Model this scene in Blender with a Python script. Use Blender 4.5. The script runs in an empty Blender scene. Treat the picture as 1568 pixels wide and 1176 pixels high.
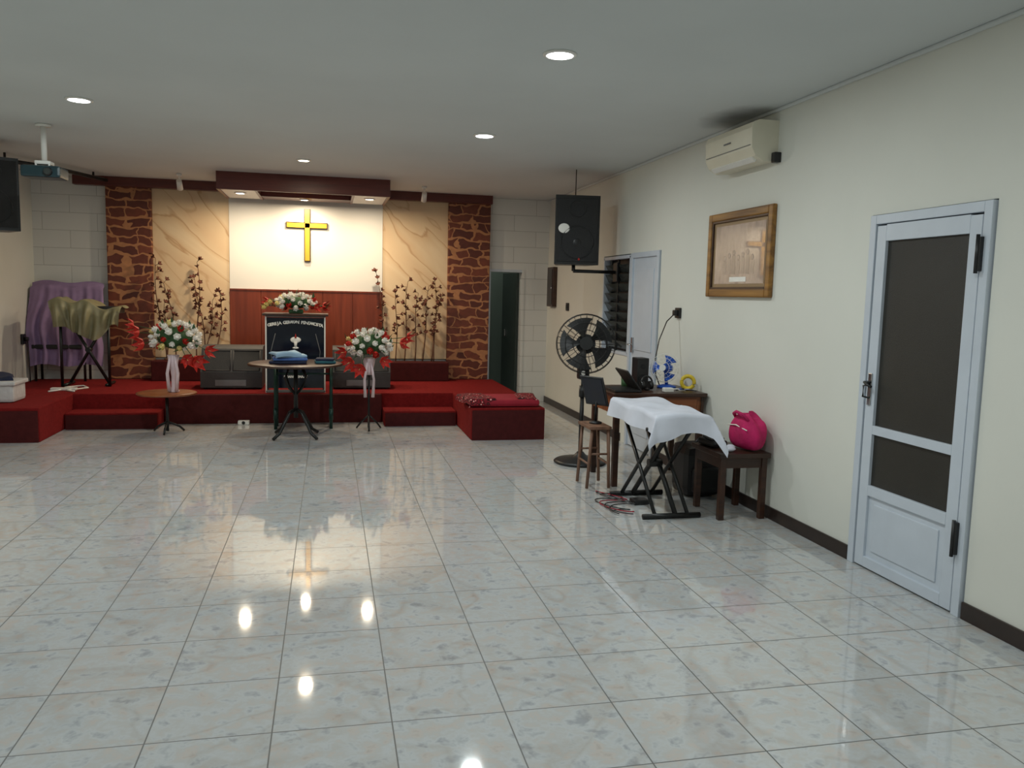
import bpy, bmesh, math, random
from math import sin, cos, pi, radians
from mathutils import Vector, Matrix
random.seed(7)
scn=bpy.context.scene
V=Vector
# ------------------------------------------------------------------ materials
def newmat(name):
    m=bpy.data.materials.new(name);m.use_nodes=True
    nt=m.node_tree;b=nt.nodes['Principled BSDF'];return m,nt,b
def N(nt,t,**k):
    n=nt.nodes.new(t)
    for a,v in k.items():
        if a in n.inputs: n.inputs[a].default_value=v
        else: setattr(n,a,v)
    return n
def L(nt,a,b): nt.links.new(a,b)
def c4(c): return (c[0],c[1],c[2],1)
def sr(r,g,b):
    f=lambda x:(x/255/12.92) if x/255<=0.04045 else ((x/255+0.055)/1.055)**2.4
    return (f(r),f(g),f(b))
def ramp(nt,stops):
    r=nt.nodes.new('ShaderNodeValToRGB');e=r.color_ramp.elements
    while len(e)>1:e.remove(e[-1])
    e[0].position=stops[0][0];e[0].color=c4(stops[0][1])
    for p,c in stops[1:]:
        x=e.new(p);x.color=c4(c)
    return r
_mc={}
def mat(name,col,rough=0.5,metal=0.0,var=0.12,scale=8.0,bump=0.0,bscale=60,coat=0,spec=0.5,emit=None,estr=0,trans=0):
    if name in _mc:return _mc[name]
    m,nt,b=newmat(name)
    tc=N(nt,'ShaderNodeTexCoord')
    n=N(nt,'ShaderNodeTexNoise');n.inputs['Scale'].default_value=scale;n.inputs['Detail'].default_value=4
    L(nt,tc.outputs['Object'],n.inputs['Vector'])
    r=ramp(nt,[(0.3,[x*(1-var) for x in col]),(0.7,[min(1,x*(1+var)) for x in col])])
    L(nt,n.outputs['Fac'],r.inputs['Fac']);L(nt,r.outputs['Color'],b.inputs['Base Color'])
    b.inputs['Roughness'].default_value=rough;b.inputs['Metallic'].default_value=metal
    b.inputs['Specular IOR Level'].default_value=spec
    b.inputs['Coat Weight'].default_value=coat
    if trans:b.inputs['Transmission Weight'].default_value=trans
    if bump:
        n2=N(nt,'ShaderNodeTexNoise');n2.inputs['Scale'].default_value=bscale;L(nt,tc.outputs['Object'],n2.inputs['Vector'])
        bp=N(nt,'ShaderNodeBump');bp.inputs['Strength'].default_value=bump;bp.inputs['Distance'].default_value=0.01
        L(nt,n2.outputs['Fac'],bp.inputs['Height']);L(nt,bp.outputs['Normal'],b.inputs['Normal'])
    if emit:
        b.inputs['Emission Color'].default_value=c4(emit);b.inputs['Emission Strength'].default_value=estr
    _mc[name]=m;return m

def floor_mat():
    m,nt,b=newmat('floor_marble_tile')
    g=N(nt,'ShaderNodeNewGeometry');sp=N(nt,'ShaderNodeSeparateXYZ');L(nt,g.outputs['Position'],sp.inputs[0])
    T=0.405
    def M(op,a,bv=None,c=None):
        n=nt.nodes.new('ShaderNodeMath');n.operation=op
        for i,x in enumerate((a,bv,c)):
            if x is None:continue
            if isinstance(x,(int,float)):n.inputs[i].default_value=x
            else:L(nt,x,n.inputs[i])
        return n.outputs[0]
    fx=M('DIVIDE',M('ADD',sp.outputs[0],0.19+T*20),T);fy=M('DIVIDE',M('ADD',sp.outputs[1],-2.735+T*20),T)
    dx=M('ABSOLUTE',M('SUBTRACT',M('FRACT',fx),0.5));dy=M('ABSOLUTE',M('SUBTRACT',M('FRACT',fy),0.5))
    d=M('MAXIMUM',dx,dy)
    line=M('GREATER_THAN',d,0.4940)
    cx=M('FLOOR',fx);cy=M('FLOOR',fy)
    co=nt.nodes.new('ShaderNodeCombineXYZ')
    L(nt,cx,co.inputs[0]);L(nt,cy,co.inputs[1])
    wn=N(nt,'ShaderNodeTexWhiteNoise');L(nt,co.outputs[0],wn.inputs['Vector'])
    vm=nt.nodes.new('ShaderNodeVectorMath');vm.operation='MULTIPLY_ADD'
    L(nt,wn.outputs['Color'],vm.inputs[0]);vm.inputs[1].default_value=(9,9,9);L(nt,g.outputs['Position'],vm.inputs[2])
    n=N(nt,'ShaderNodeTexNoise');n.inputs['Scale'].default_value=13;n.inputs['Detail'].default_value=3;n.inputs['Roughness'].default_value=.6;n.inputs['Distortion'].default_value=0.25
    L(nt,vm.outputs[0],n.inputs['Vector'])
    r=ramp(nt,[(0.30,sr(160,163,166)),(0.44,sr(188,191,192)),(0.55,sr(184,184,182)),(0.64,sr(190,183,177)),(0.8,sr(170,163,156))])
    L(nt,n.outputs['Fac'],r.inputs['Fac'])
    n2=N(nt,'ShaderNodeTexNoise');n2.inputs['Scale'].default_value=1.4;n2.inputs['Detail'].default_value=3;n2.inputs['Distortion'].default_value=0.8
    L(nt,vm.outputs[0],n2.inputs['Vector'])
    r2=ramp(nt,[(0.47,(1,1,1)),(0.5,sr(226,214,202)),(0.53,(1,1,1))]);L(nt,n2.outputs['Fac'],r2.inputs['Fac'])
    mx0=N(nt,'ShaderNodeMixRGB',blend_type='MULTIPLY');mx0.inputs[0].default_value=0.35
    L(nt,r.outputs[0],mx0.inputs[1]);L(nt,r2.outputs[0],mx0.inputs[2])
    mx=N(nt,'ShaderNodeMixRGB');L(nt,line,mx.inputs[0]);L(nt,mx0.outputs[0],mx.inputs[1]);mx.inputs[2].default_value=c4(sr(84,84,82))
    L(nt,mx.outputs[0],b.inputs['Base Color'])
    ro=M('ADD',M('MULTIPLY',line,0.5),0.045);L(nt,ro,b.inputs['Roughness'])
    b.inputs['IOR'].default_value=1.72
    n3=N(nt,'ShaderNodeTexNoise');n3.inputs['Scale'].default_value=2.0;n3.inputs['Detail'].default_value=0;L(nt,vm.outputs[0],n3.inputs['Vector'])
    bp=N(nt,'ShaderNodeBump');bp.inputs['Strength'].default_value=0.02;bp.inputs['Distance'].default_value=0.01
    L(nt,n3.outputs['Fac'],bp.inputs['Height']);L(nt,bp.outputs['Normal'],b.inputs['Normal'])
    return m
def plaster(name,col,stain=None,rough=0.75):
    m,nt,b=newmat(name)
    g=N(nt,'ShaderNodeNewGeometry')
    n=N(nt,'ShaderNodeTexNoise');n.inputs['Scale'].default_value=0.9;n.inputs['Detail'].default_value=5
    L(nt,g.outputs['Position'],n.inputs['Vector'])
    r=ramp(nt,[(0.3,[x*0.95 for x in col]),(0.7,[min(1,x*1.03) for x in col])]);L(nt,n.outputs['Fac'],r.inputs['Fac'])
    out=r.outputs[0]
    if stain:
        sc=nt.nodes.new('ShaderNodeVectorMath');sc.operation='MULTIPLY';L(nt,g.outputs['Position'],sc.inputs[0]);sc.inputs[1].default_value=(1.6,.8,1)
        vm=nt.nodes.new('ShaderNodeVectorMath');vm.operation='DISTANCE';L(nt,sc.outputs[0],vm.inputs[0]);vm.inputs[1].default_value=(stain[0]*1.6,stain[1]*.8,stain[2])
        n2=N(nt,'ShaderNodeTexNoise');n2.inputs['Scale'].default_value=6;L(nt,g.outputs['Position'],n2.inputs['Vector'])
        ad=nt.nodes.new('ShaderNodeMath');ad.operation='MULTIPLY_ADD';L(nt,n2.outputs['Fac'],ad.inputs[0]);ad.inputs[1].default_value=0.15;L(nt,vm.outputs['Value'],ad.inputs[2])
        rr=ramp(nt,[(0.10,(0.35,0.34,0.33)),(0.42,(1,1,1))]);L(nt,ad.outputs[0],rr.inputs['Fac'])
        mx=N(nt,'ShaderNodeMixRGB',blend_type='MULTIPLY');mx.inputs[0].default_value=1;L(nt,out,mx.inputs[1]);L(nt,rr.outputs[0],mx.inputs[2]);out=mx.outputs[0]
    L(nt,out,b.inputs['Base Color']);b.inputs['Roughness'].default_value=rough
    n3=N(nt,'ShaderNodeTexNoise');n3.inputs['Scale'].default_value=40;L(nt,g.outputs['Position'],n3.inputs['Vector'])
    bp=N(nt,'ShaderNodeBump');bp.inputs['Strength'].default_value=0.06;bp.inputs['Distance'].default_value=0.005
    L(nt,n3.outputs['Fac'],bp.inputs['Height']);L(nt,bp.outputs['Normal'],b.inputs['Normal'])
    return m
def xz(nt):
    g=N(nt,'ShaderNodeNewGeometry');s=N(nt,'ShaderNodeSeparateXYZ');c=N(nt,'ShaderNodeCombineXYZ')
    L(nt,g.outputs['Position'],s.inputs[0]);L(nt,s.outputs[0],c.inputs[0]);L(nt,s.outputs[2],c.inputs[1]);return c.outputs[0]
def block_mat():
    m,nt,b=newmat('painted_block_wall')
    v=xz(nt);br=nt.nodes.new('ShaderNodeTexBrick')
    br.inputs['Scale'].default_value=1.0;br.inputs['Brick Width'].default_value=0.62;br.inputs['Row Height'].default_value=0.215
    br.inputs['Mortar Size'].default_value=0.004;br.inputs['Mortar Smooth'].default_value=0.6
    br.inputs['Color1'].default_value=c4(sr(220,220,216));br.inputs['Color2'].default_value=c4(sr(214,214,210));br.inputs['Mortar'].default_value=c4(sr(176,175,170))
    L(nt,v,br.inputs['Vector']);L(nt,br.outputs['Color'],b.inputs['Base Color']);b.inputs['Roughness'].default_value=0.7
    bp=N(nt,'ShaderNodeBump');bp.inputs['Strength'].default_value=0.35;bp.inputs['Distance'].default_value=0.008;bp.invert=True
    L(nt,br.outputs['Fac'],bp.inputs['Height']);L(nt,bp.outputs['Normal'],b.inputs['Normal'])
    return m
def stone_mat():
    m,nt,b=newmat('stacked_stone_cladding')
    v=xz(nt)
    n=N(nt,'ShaderNodeTexNoise');n.inputs['Scale'].default_value=4.5;n.inputs['Detail'].default_value=2;L(nt,v,n.inputs['Vector'])
    ma=nt.nodes.new('ShaderNodeVectorMath');ma.operation='MULTIPLY_ADD';L(nt,n.outputs['Color'],ma.inputs[0]);ma.inputs[1].default_value=(0.34,0.17,0);L(nt,v,ma.inputs[2])
    n5=N(nt,'ShaderNodeTexNoise');n5.inputs['Scale'].default_value=3.4;L(nt,v,n5.inputs['Vector'])
    br=nt.nodes.new('ShaderNodeTexBrick');br.inputs['Scale'].default_value=1.0;br.inputs['Brick Width'].default_value=0.27;br.inputs['Row Height'].default_value=0.115
    mm=nt.nodes.new('ShaderNodeMapRange');L(nt,n5.outputs['Fac'],mm.inputs[0]);mm.inputs[1].default_value=.42;mm.inputs[2].default_value=.68;mm.inputs[3].default_value=.008;mm.inputs[4].default_value=.026
    L(nt,mm.outputs[0],br.inputs['Mortar Size']);br.inputs['Mortar Smooth'].default_value=0.1;br.offset=.42;br.squash=.7;br.squash_frequency=3
    br.inputs['Color1'].default_value=c4(sr(98,44,30));br.inputs['Color2'].default_value=c4(sr(132,66,42));br.inputs['Bias'].default_value=-.1
    br.inputs['Mortar'].default_value=c4(sr(190,130,86));L(nt,ma.outputs[0],br.inputs['Vector'])
    n4=N(nt,'ShaderNodeTexNoise');n4.inputs['Scale'].default_value=14;n4.inputs['Detail'].default_value=5;L(nt,v,n4.inputs['Vector'])
    r4=ramp(nt,[(0.3,(.72,.72,.72)),(0.7,(1.0,1.0,1.0))]);L(nt,n4.outputs['Fac'],r4.inputs['Fac'])
    mx=N(nt,'ShaderNodeMixRGB',blend_type='MULTIPLY');mx.inputs[0].default_value=1;L(nt,br.outputs['Color'],mx.inputs[1]);L(nt,r4.outputs[0],mx.inputs[2])
    L(nt,mx.outputs[0],b.inputs['Base Color']);b.inputs['Roughness'].default_value=0.5
    bp=N(nt,'ShaderNodeBump');bp.inputs['Strength'].default_value=0.7;bp.inputs['Distance'].default_value=0.02;bp.invert=True
    L(nt,br.outputs['Fac'],bp.inputs['Height']);L(nt,bp.outputs['Normal'],b.inputs['Normal'])
    return m
def marble_mat():
    m,nt,b=newmat('beige_marble_panel')
    v=xz(nt);mr=N(nt,'ShaderNodeMapping');mr.inputs['Rotation'].default_value=(0,0,radians(44));L(nt,v,mr.inputs[0])
    mp=N(nt,'ShaderNodeMapping');mp.inputs['Scale'].default_value=(0.5,2.1,1);mp.inputs['Location'].default_value=(3.3,1.7,0);L(nt,mr.outputs[0],mp.inputs[0])
    n=N(nt,'ShaderNodeTexNoise');n.inputs['Scale'].default_value=1.0;n.inputs['Detail'].default_value=4;n.inputs['Roughness'].default_value=0.4;n.inputs['Distortion'].default_value=0.35;L(nt,mp.outputs[0],n.inputs['Vector'])
    base=sr(226,196,156)
    r=ramp(nt,[(0.30,base),(0.42,sr(232,206,168)),(0.485,sr(222,190,148)),(0.495,sr(196,154,112)),(0.507,sr(228,200,160)),(0.60,sr(224,192,152)),(0.607,sr(206,168,126)),(0.62,base),(1,base)])
    L(nt,n.outputs['Fac'],r.inputs['Fac']);L(nt,r.outputs[0],b.inputs['Base Color']);b.inputs['Roughness'].default_value=0.35
    return m
def wood_mat(name,c1,c2,axis='z',rough=0.35,sc=1.0):
    m,nt,b=newmat(name)
    g=N(nt,'ShaderNodeTexCoord');mp=N(nt,'ShaderNodeMapping')
    s={'z':(14,14,1.0),'x':(1.0,14,14),'y':(14,1.0,14)}[axis];mp.inputs['Scale'].default_value=[q*sc for q in s]
    L(nt,g.outputs['Object'],mp.inputs[0])
    n=N(nt,'ShaderNodeTexNoise');n.inputs['Scale'].default_value=1.5;n.inputs['Detail'].default_value=6;n.inputs['Distortion'].default_value=0.6;L(nt,mp.outputs[0],n.inputs['Vector'])
    r=ramp(nt,[(0.3,c1),(0.7,c2)]);L(nt,n.outputs['Fac'],r.inputs['Fac']);L(nt,r.outputs[0],b.inputs['Base Color']);b.inputs['Roughness'].default_value=rough
    return m
def pattern_mat():
    m,nt,b=newmat('batik_fabric')
    g=N(nt,'ShaderNodeTexCoord')
    vo=N(nt,'ShaderNodeTexVoronoi');vo.inputs['Scale'].default_value=28;L(nt,g.outputs['Object'],vo.inputs['Vector'])
    r=ramp(nt,[(0,sr(225,200,190)),(0.2,sr(160,30,40)),(0.4,sr(35,15,20)),(0.6,sr(130,20,35))]);r.color_ramp.interpolation='CONSTANT'
    L(nt,vo.outputs['Distance'],r.inputs['Fac']);L(nt,r.outputs[0],b.inputs['Base Color']);b.inputs['Roughness'].default_value=0.9
    return m
def print_mat():
    m,nt,b=newmat('picture_print')
    g=N(nt,'ShaderNodeNewGeometry');mp=N(nt,'ShaderNodeMapping');mp.inputs['Scale'].default_value=(1,5,2.2);L(nt,g.outputs['Position'],mp.inputs[0])
    n=N(nt,'ShaderNodeTexNoise');n.inputs['Scale'].default_value=2.2;n.inputs['Detail'].default_value=5;L(nt,mp.outputs[0],n.inputs['Vector'])
    r=ramp(nt,[(0.3,sr(104,90,90)),(0.45,sr(136,118,114)),(0.56,sr(148,130,124)),(0.7,sr(116,96,90))]);L(nt,n.outputs['Fac'],r.inputs['Fac'])
    L(nt,r.outputs[0],b.inputs['Base Color']);b.inputs['Roughness'].default_value=0.25;b.inputs['Coat Weight'].default_value=1;b.inputs['Coat Roughness'].default_value=.03
    return m

M_floor=floor_mat()
M_ceil=plaster('ceiling_paint',sr(207,212,212),stain=(2.82,5.55,2.8))
M_wall=plaster('wall_paint_cream',sr(220,220,211))
M_hall=plaster('hall_paint',sr(112,122,112))
M_block=block_mat();M_stone=stone_mat();M_marble=marble_mat()
M_backwhite=plaster('panel_white_paint',sr(234,230,221),rough=0.5)
M_panelwood=wood_mat('redwood_panel',sr(104,44,26),sr(130,58,34),'z',0.3)
M_canopy=wood_mat('canopy_redwood',sr(78,34,30),sr(100,44,36),'x',0.4)
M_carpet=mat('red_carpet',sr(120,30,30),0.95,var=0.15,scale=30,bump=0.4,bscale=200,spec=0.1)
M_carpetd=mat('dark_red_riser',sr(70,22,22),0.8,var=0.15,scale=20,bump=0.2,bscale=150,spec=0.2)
M_black=mat('black_plastic',(0.012,0.012,0.013),0.4,var=0.2)
M_blackm=mat('black_metal',(0.015,0.015,0.015),0.35,metal=0.3,var=0.2)
M_grille=mat('speaker_grille',(0.01,0.01,0.011),0.6,var=0.3,scale=200,bump=0.5,bscale=300)
M_white=mat('white_plastic',sr(232,230,224),0.4,var=0.03)
M_cream=mat('cream_plastic',sr(222,216,196),0.4,var=0.03)
M_base=mat('dark_baseboard',sr(44,34,30),0.35,var=0.15)
M_doorw=mat('door_aluminium_white',sr(198,206,216),0.35,var=0.03)
M_mesh=mat('door_dark_mesh',sr(38,36,30),0.45,var=0.2,scale=3,bump=0.3,bscale=400)
M_gold=wood_mat('gold_frame',sr(96,62,24),sr(164,118,54),'y',0.35)
M_goldc=mat('cross_gold',sr(222,172,56),0.4,var=0.06)
M_chrome=mat('chrome',(0.6,0.6,0.6),0.2,metal=1.0,var=0.05)
M_dwood=wood_mat('dark_brown_wood',sr(46,28,20),sr(70,42,28),'x',0.35)
M_owood=wood_mat('orange_brown_wood',sr(110,60,32),sr(150,88,48),'x',0.4)
M_lwood=wood_mat('light_wood_leg',sr(104,74,58),sr(140,104,82),'z',0.5)
M_clothw=mat('white_cloth',sr(212,215,226),0.9,var=0.05,spec=0.1)
M_purple=mat('purple_cloth',sr(150,126,162),0.85,var=0.12,spec=0.2)
M_olive=mat('olive_satin',sr(140,134,102),0.5,var=0.15,spec=0.5)
M_pink=mat('pink_bag',sr(186,20,90),0.8,var=0.2,scale=14,bump=0.4,bscale=30)
M_grey=mat('dark_grey_cabinet',sr(58,56,55),0.6,var=0.12,bump=0.2)
M_lgrey=mat('light_grey',sr(110,110,110),0.5)
M_fig1=mat('print_figure_tone',sr(122,106,102),0.3,coat=1);M_fig2=mat('print_figure_dark',sr(104,90,88),0.3,coat=1);M_fig3=mat('print_figure_light',sr(150,134,128),0.3,coat=1)
M_glassd=mat('dark_glass_panel',sr(16,20,34),0.12,var=0.2,scale=2)
M_green=mat('dark_green_metal',sr(22,56,50),0.4,metal=0.3)
M_red=mat('lily_red',sr(190,40,28),0.6,var=0.2,scale=30)
M_rosew=mat('rose_white',sr(244,240,232),0.7,var=0.05,scale=30)
M_rosep=mat('rose_pale_yellow',sr(230,212,140),0.7,var=0.1,scale=30)
M_leaf=mat('leaf_green',sr(44,80,42),0.6,var=0.3,scale=20)
M_branch=mat('dried_branch',sr(96,62,44),0.8,var=0.2)
M_bud=mat('dried_brown_flower',sr(104,58,42),0.8,var=0.3,scale=30)
M_blue=mat('blue_cloth',sr(70,100,160),0.85,var=0.2)
M_lblue=mat('pale_blue_cloth',sr(150,178,200),0.85,var=0.1)
M_navy=mat('navy_cloth',sr(28,34,60),0.85,var=0.2)
M_teal=mat('teal_cloth',sr(40,90,100),0.85,var=0.2)
M_yel=mat('yellow_tape',sr(226,196,50),0.5)
M_bluep=mat('blue_plastic',sr(40,90,190),0.35)
M_ribbon=mat('ribbon_pink_white',sr(222,202,206),0.5,var=0.08)
M_glass=mat('louvre_glass',sr(58,62,60),0.15,var=0.2)
M_doorg=mat('hall_door_green',sr(70,80,74),0.35,var=0.08)
M_lampE=mat('lamp_emit_cool',(1,1,1),0.5,emit=(0.93,0.98,1.0),estr=14)
M_lampW=mat('lamp_emit_warm',(1,1,1),0.5,emit=(1.0,0.93,0.78),estr=14)
M_paper=print_mat()
M_matb=mat('picture_mat',sr(150,124,92),0.5,var=0.05)
M_batik=pattern_mat()
M_redcl=mat('red_cushion_cloth',sr(150,24,44),0.85,var=0.12)
M_teald=mat('projector_teal',sr(28,50,56),0.3)
M_kraft=mat('plastic_bag_white',sr(205,205,205),0.35,var=0.1,scale=12,bump=0.5,bscale=20)

# ------------------------------------------------------------------ mesh builder
class B:
    def __init__(s,name):
        s.name=name;s.bm=bmesh.new();s.mats=[]
    def mi(s,m):
        if m not in s.mats:s.mats.append(m)
        return s.mats.index(m)
    def _fin(s,geom_faces,m,smooth):
        i=s.mi(m)
        for f in geom_faces:
            f.material_index=i;f.smooth=smooth
    def box(s,a,b,m,rot=None,bev=0.0,piv=None):
        a=V(a);b=V(b);c=(a+b)/2;d=b-a
        r=bmesh.ops.create_cube(s.bm,size=1)
        vs=r['verts'];bmesh.ops.scale(s.bm,vec=d,verts=vs)
        fs=list({f for v in vs for f in v.link_faces})
        if bev>0:
            es=list({e for v in vs for e in v.link_edges})
            rb=bmesh.ops.bevel(s.bm,geom=es,offset=min(bev,0.45*min(abs(x) for x in d)),segments=2,affect='EDGES',profile=0.6)
            vs=list({v for f in rb['faces'] for v in f.verts}|{v for v in vs if v.is_valid})
            fs=list({f for v in vs for f in v.link_faces})
        bmesh.ops.translate(s.bm,vec=c,verts=vs)
        if rot is not None:
            bmesh.ops.rotate(s.bm,cent=V(piv) if piv else c,matrix=rot,verts=vs)
        s._fin(fs,m,False);return vs
    def cyl(s,p0,p1,r0,m,r1=None,seg=16,caps=True):
        p0=V(p0);p1=V(p1);d=p1-p0;r1=r0 if r1 is None else r1
        M=Matrix.Translation((p0+p1)/2)@d.to_track_quat('Z','Y').to_matrix().to_4x4()
        r=bmesh.ops.create_cone(s.bm,cap_ends=caps,segments=seg,radius1=max(r0,1e-4),radius2=max(r1,1e-4),depth=d.length,matrix=M)
        fs=list({f for v in r['verts'] for f in v.link_faces});s._fin(fs,m,True)
        for f in fs:
            if len(f.verts)>4:f.smooth=False
    def sph(s,c,r,m,rot=None,u=12,v=8):
        if isinstance(r,(int,float)):r=(r,r,r)
        M=Matrix.Translation(V(c))@(rot.to_4x4() if rot else Matrix.Identity(4))@Matrix.Diagonal((*r,1))
        q=bmesh.ops.create_uvsphere(s.bm,u_segments=u,v_segments=v,radius=1,matrix=M)
        s._fin({f for x in q['verts'] for f in x.link_faces},m,True)
    def tube(s,pts,r,m,seg=8,r1=None,closed=False):
        pts=[V(p) for p in pts];n=len(pts);rings=[];r1=r if r1 is None else r1
        up=V((0,0,1))
        for i,p in enumerate(pts):
            if closed:t=pts[(i+1)%n]-pts[i-1]
            else:t=pts[min(i+1,n-1)]-pts[max(i-1,0)]
            t.normalize();a=up if abs(t.dot(up))<0.95 else V((1,0,0))
            x=t.cross(a).normalized();y=t.cross(x).normalized();rr=r+(r1-r)*i/max(1,n-1)
            rings.append([s.bm.verts.new(p+x*rr*cos(2*pi*k/seg)+y*rr*sin(2*pi*k/seg)) for k in range(seg)])
        fs=[]
        for i in range(n if closed else n-1):
            A=rings[i];C=rings[(i+1)%n]
            for k in range(seg):
                try:fs.append(s.bm.faces.new((A[k],A[(k+1)%seg],C[(k+1)%seg],C[k])))
                except ValueError:pass
        if not closed:
            fs.append(s.bm.faces.new(rings[0][::-1]));fs.append(s.bm.faces.new(rings[-1]))
        s._fin(fs,m,True)
    def ring(s,c,axis,R,r,m,n=32,seg=6):
        q=V(axis).normalized().to_track_quat('Z','Y')
        s.tube([V(c)+q@V((R*cos(2*pi*k/n),R*sin(2*pi*k/n),0)) for k in range(n)],r,m,seg=seg,closed=True)
    def lathe(s,c,prof,m,seg=24,axis=None):
        c=V(c);q=V(axis).normalized().to_track_quat('Z','Y') if axis else None
        rings=[]
        for r,z in prof:
            rg=[]
            for k in range(seg):
                p=V((r*cos(2*pi*k/seg),r*sin(2*pi*k/seg),z))
                if q:p=q@p
                rg.append(s.bm.verts.new(c+p))
            rings.append(rg)
        fs=[]
        for A,C in zip(rings,rings[1:]):
            for k in range(seg):fs.append(s.bm.faces.new((A[k],A[(k+1)%seg],C[(k+1)%seg],C[k])))
        fs.append(s.bm.faces.new(rings[0][::-1]));fs.append(s.bm.faces.new(rings[-1]))
        s._fin(fs,m,True)
    def surf(s,fn,nu,nv,m,thick=0.0):
        g=[[s.bm.verts.new(V(fn(i/nu,j/nv))) for j in range(nv+1)] for i in range(nu+1)]
        fs=[s.bm.faces.new((g[i][j],g[i+1][j],g[i+1][j+1],g[i][j+1])) for i in range(nu) for j in range(nv)]
        s._fin(fs,m,True)
        return fs
    def poly(s,pts,m,smooth=False):
        f=s.bm.faces.new([s.bm.verts.new(V(p)) for p in pts]);s._fin([f],m,smooth)
    def drape(s,cx,cy,hx,hy,z,over,m,rotz=0.0,amp=0.03,freq=5,nx=44,ny=44,rnd=0.02,wrk=0.006,low=None):
        xm,xp,ym,yp=over;cr,sn=cos(rotz),sin(rotz);ph=random.random()*6
        def fn(u,v):
            x=-(hx+xm)+u*(2*hx+xm+xp);y=-(hy+ym)+v*(2*hy+ym+yp)
            ex=max(0,abs(x)-hx);ey=max(0,abs(y)-hy)
            if low and y<0:ey*=low(u)
            px=max(-hx,min(hx,x));py=max(-hy,min(hy,y))
            dr=math.hypot(ex,ey) if (ex and ey) else ex+ey
            sx=1 if x>0 else -1;sy=1 if y>0 else -1
            if ex:px+=sx*(0.012+amp*min(1,ex/0.15)*(0.55+0.5*sin(freq*y*6+ph)))
            if ey:py+=sy*(0.012+amp*min(1,ey/0.15)*(0.55+0.5*sin(freq*x*6+ph*2)))
            if ex and ey:
                k=min(ex,ey)*0.35;px+=sx*k;py+=sy*k
            zz=z-dr+wrk*sin(17*x+ph)*sin(13*y)+wrk*1.2
            return (cx+px*cr-py*sn,cy+px*sn+py*cr,zz)
        s.surf(fn,nx,ny,m)
    def done(s,parent=None,solid=0.0):
        me=bpy.data.meshes.new(s.name)
        bmesh.ops.recalc_face_normals(s.bm,faces=s.bm.faces[:])
        s.bm.to_mesh(me);s.bm.free()
        for m in s.mats:me.materials.append(m)
        o=bpy.data.objects.new(s.name,me);bpy.context.collection.objects.link(o)
        if parent:o.parent=parent
        return o
RZ=lambda a:Matrix.Rotation(radians(a),3,'Z')
RX=lambda a:Matrix.Rotation(radians(a),3,'X')
RY=lambda a:Matrix.Rotation(radians(a),3,'Y')
def simple(name,parts):
    b=B(name)
    for p in parts:b.box(*p)
    return b.done()

# ------------------------------------------------------------------ room shell
XL,XR,YB,YF,H=-3.52,2.98,11.1,-3.0,2.8
simple('floor',[((XL-.15,YF-.15,-.1),(XR+.15,YB+2.2,0),M_floor)])
simple('ceiling',[((XL-.15,YF-.15,H),(XR+.15,YB+2.2,H+.1),M_ceil)])
simple('wall_left',[((XL-.15,YF-.15,0),(XL,YB+.15,H),M_wall)])
simple('wall_front',[((XL,YF-.15,0),(XR,YF,H),M_wall)])
b=B('wall_right')
b.box((XR,YF-.15,0),(XR+.15,3.22,H),M_wall)
b.box((XR,3.22,1.99),(XR+.15,4.11,H),M_wall)
b.box((XR,4.11,0),(XR+.15,7.11,H),M_wall)
b.box((XR,7.11,1.94),(XR+.15,8.72,H),M_wall)
b.box((XR,7.85,0),(XR+.15,7.87,1.94),M_wall)
b.box((XR,7.87,0),(XR+.15,8.72,0.90),M_wall)
b.box((XR,8.72,0),(XR+.15,YB+.15,H),M_wall)
b.done()
b=B('wall_back')
b.box((XL,YB,0),(2.13,YB+.15,H),M_block)
b.box((2.13,YB,1.84),(2.64,YB+.15,H),M_block)
b.box((2.64,YB,0),(XR,YB+.15,H),M_block)
b.done()
b=B('wall_hall')
b.box((1.6,YB+2.0,0),(XR+.15,YB+2.15,H),M_hall)
b.box((1.5,YB+.15,0),(1.6,YB+2.15,H),M_hall)
b.box((XR,YB+.15,0),(XR+.15,YB+2.0,H),M_hall)
b.done()
b=B('baseboard_right')
for y0,y1 in((YF,3.22),(4.11,7.11),(8.0,YB)):
    b.box((XR-.015,y0,0),(XR,y1,.085),M_base,None,.004)
b.done()
b=B('trim_cornice')
b.box((XR-.02,YF,H-.025),(XR,YB,H),M_ceil,None,.01)
b.done()
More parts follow.
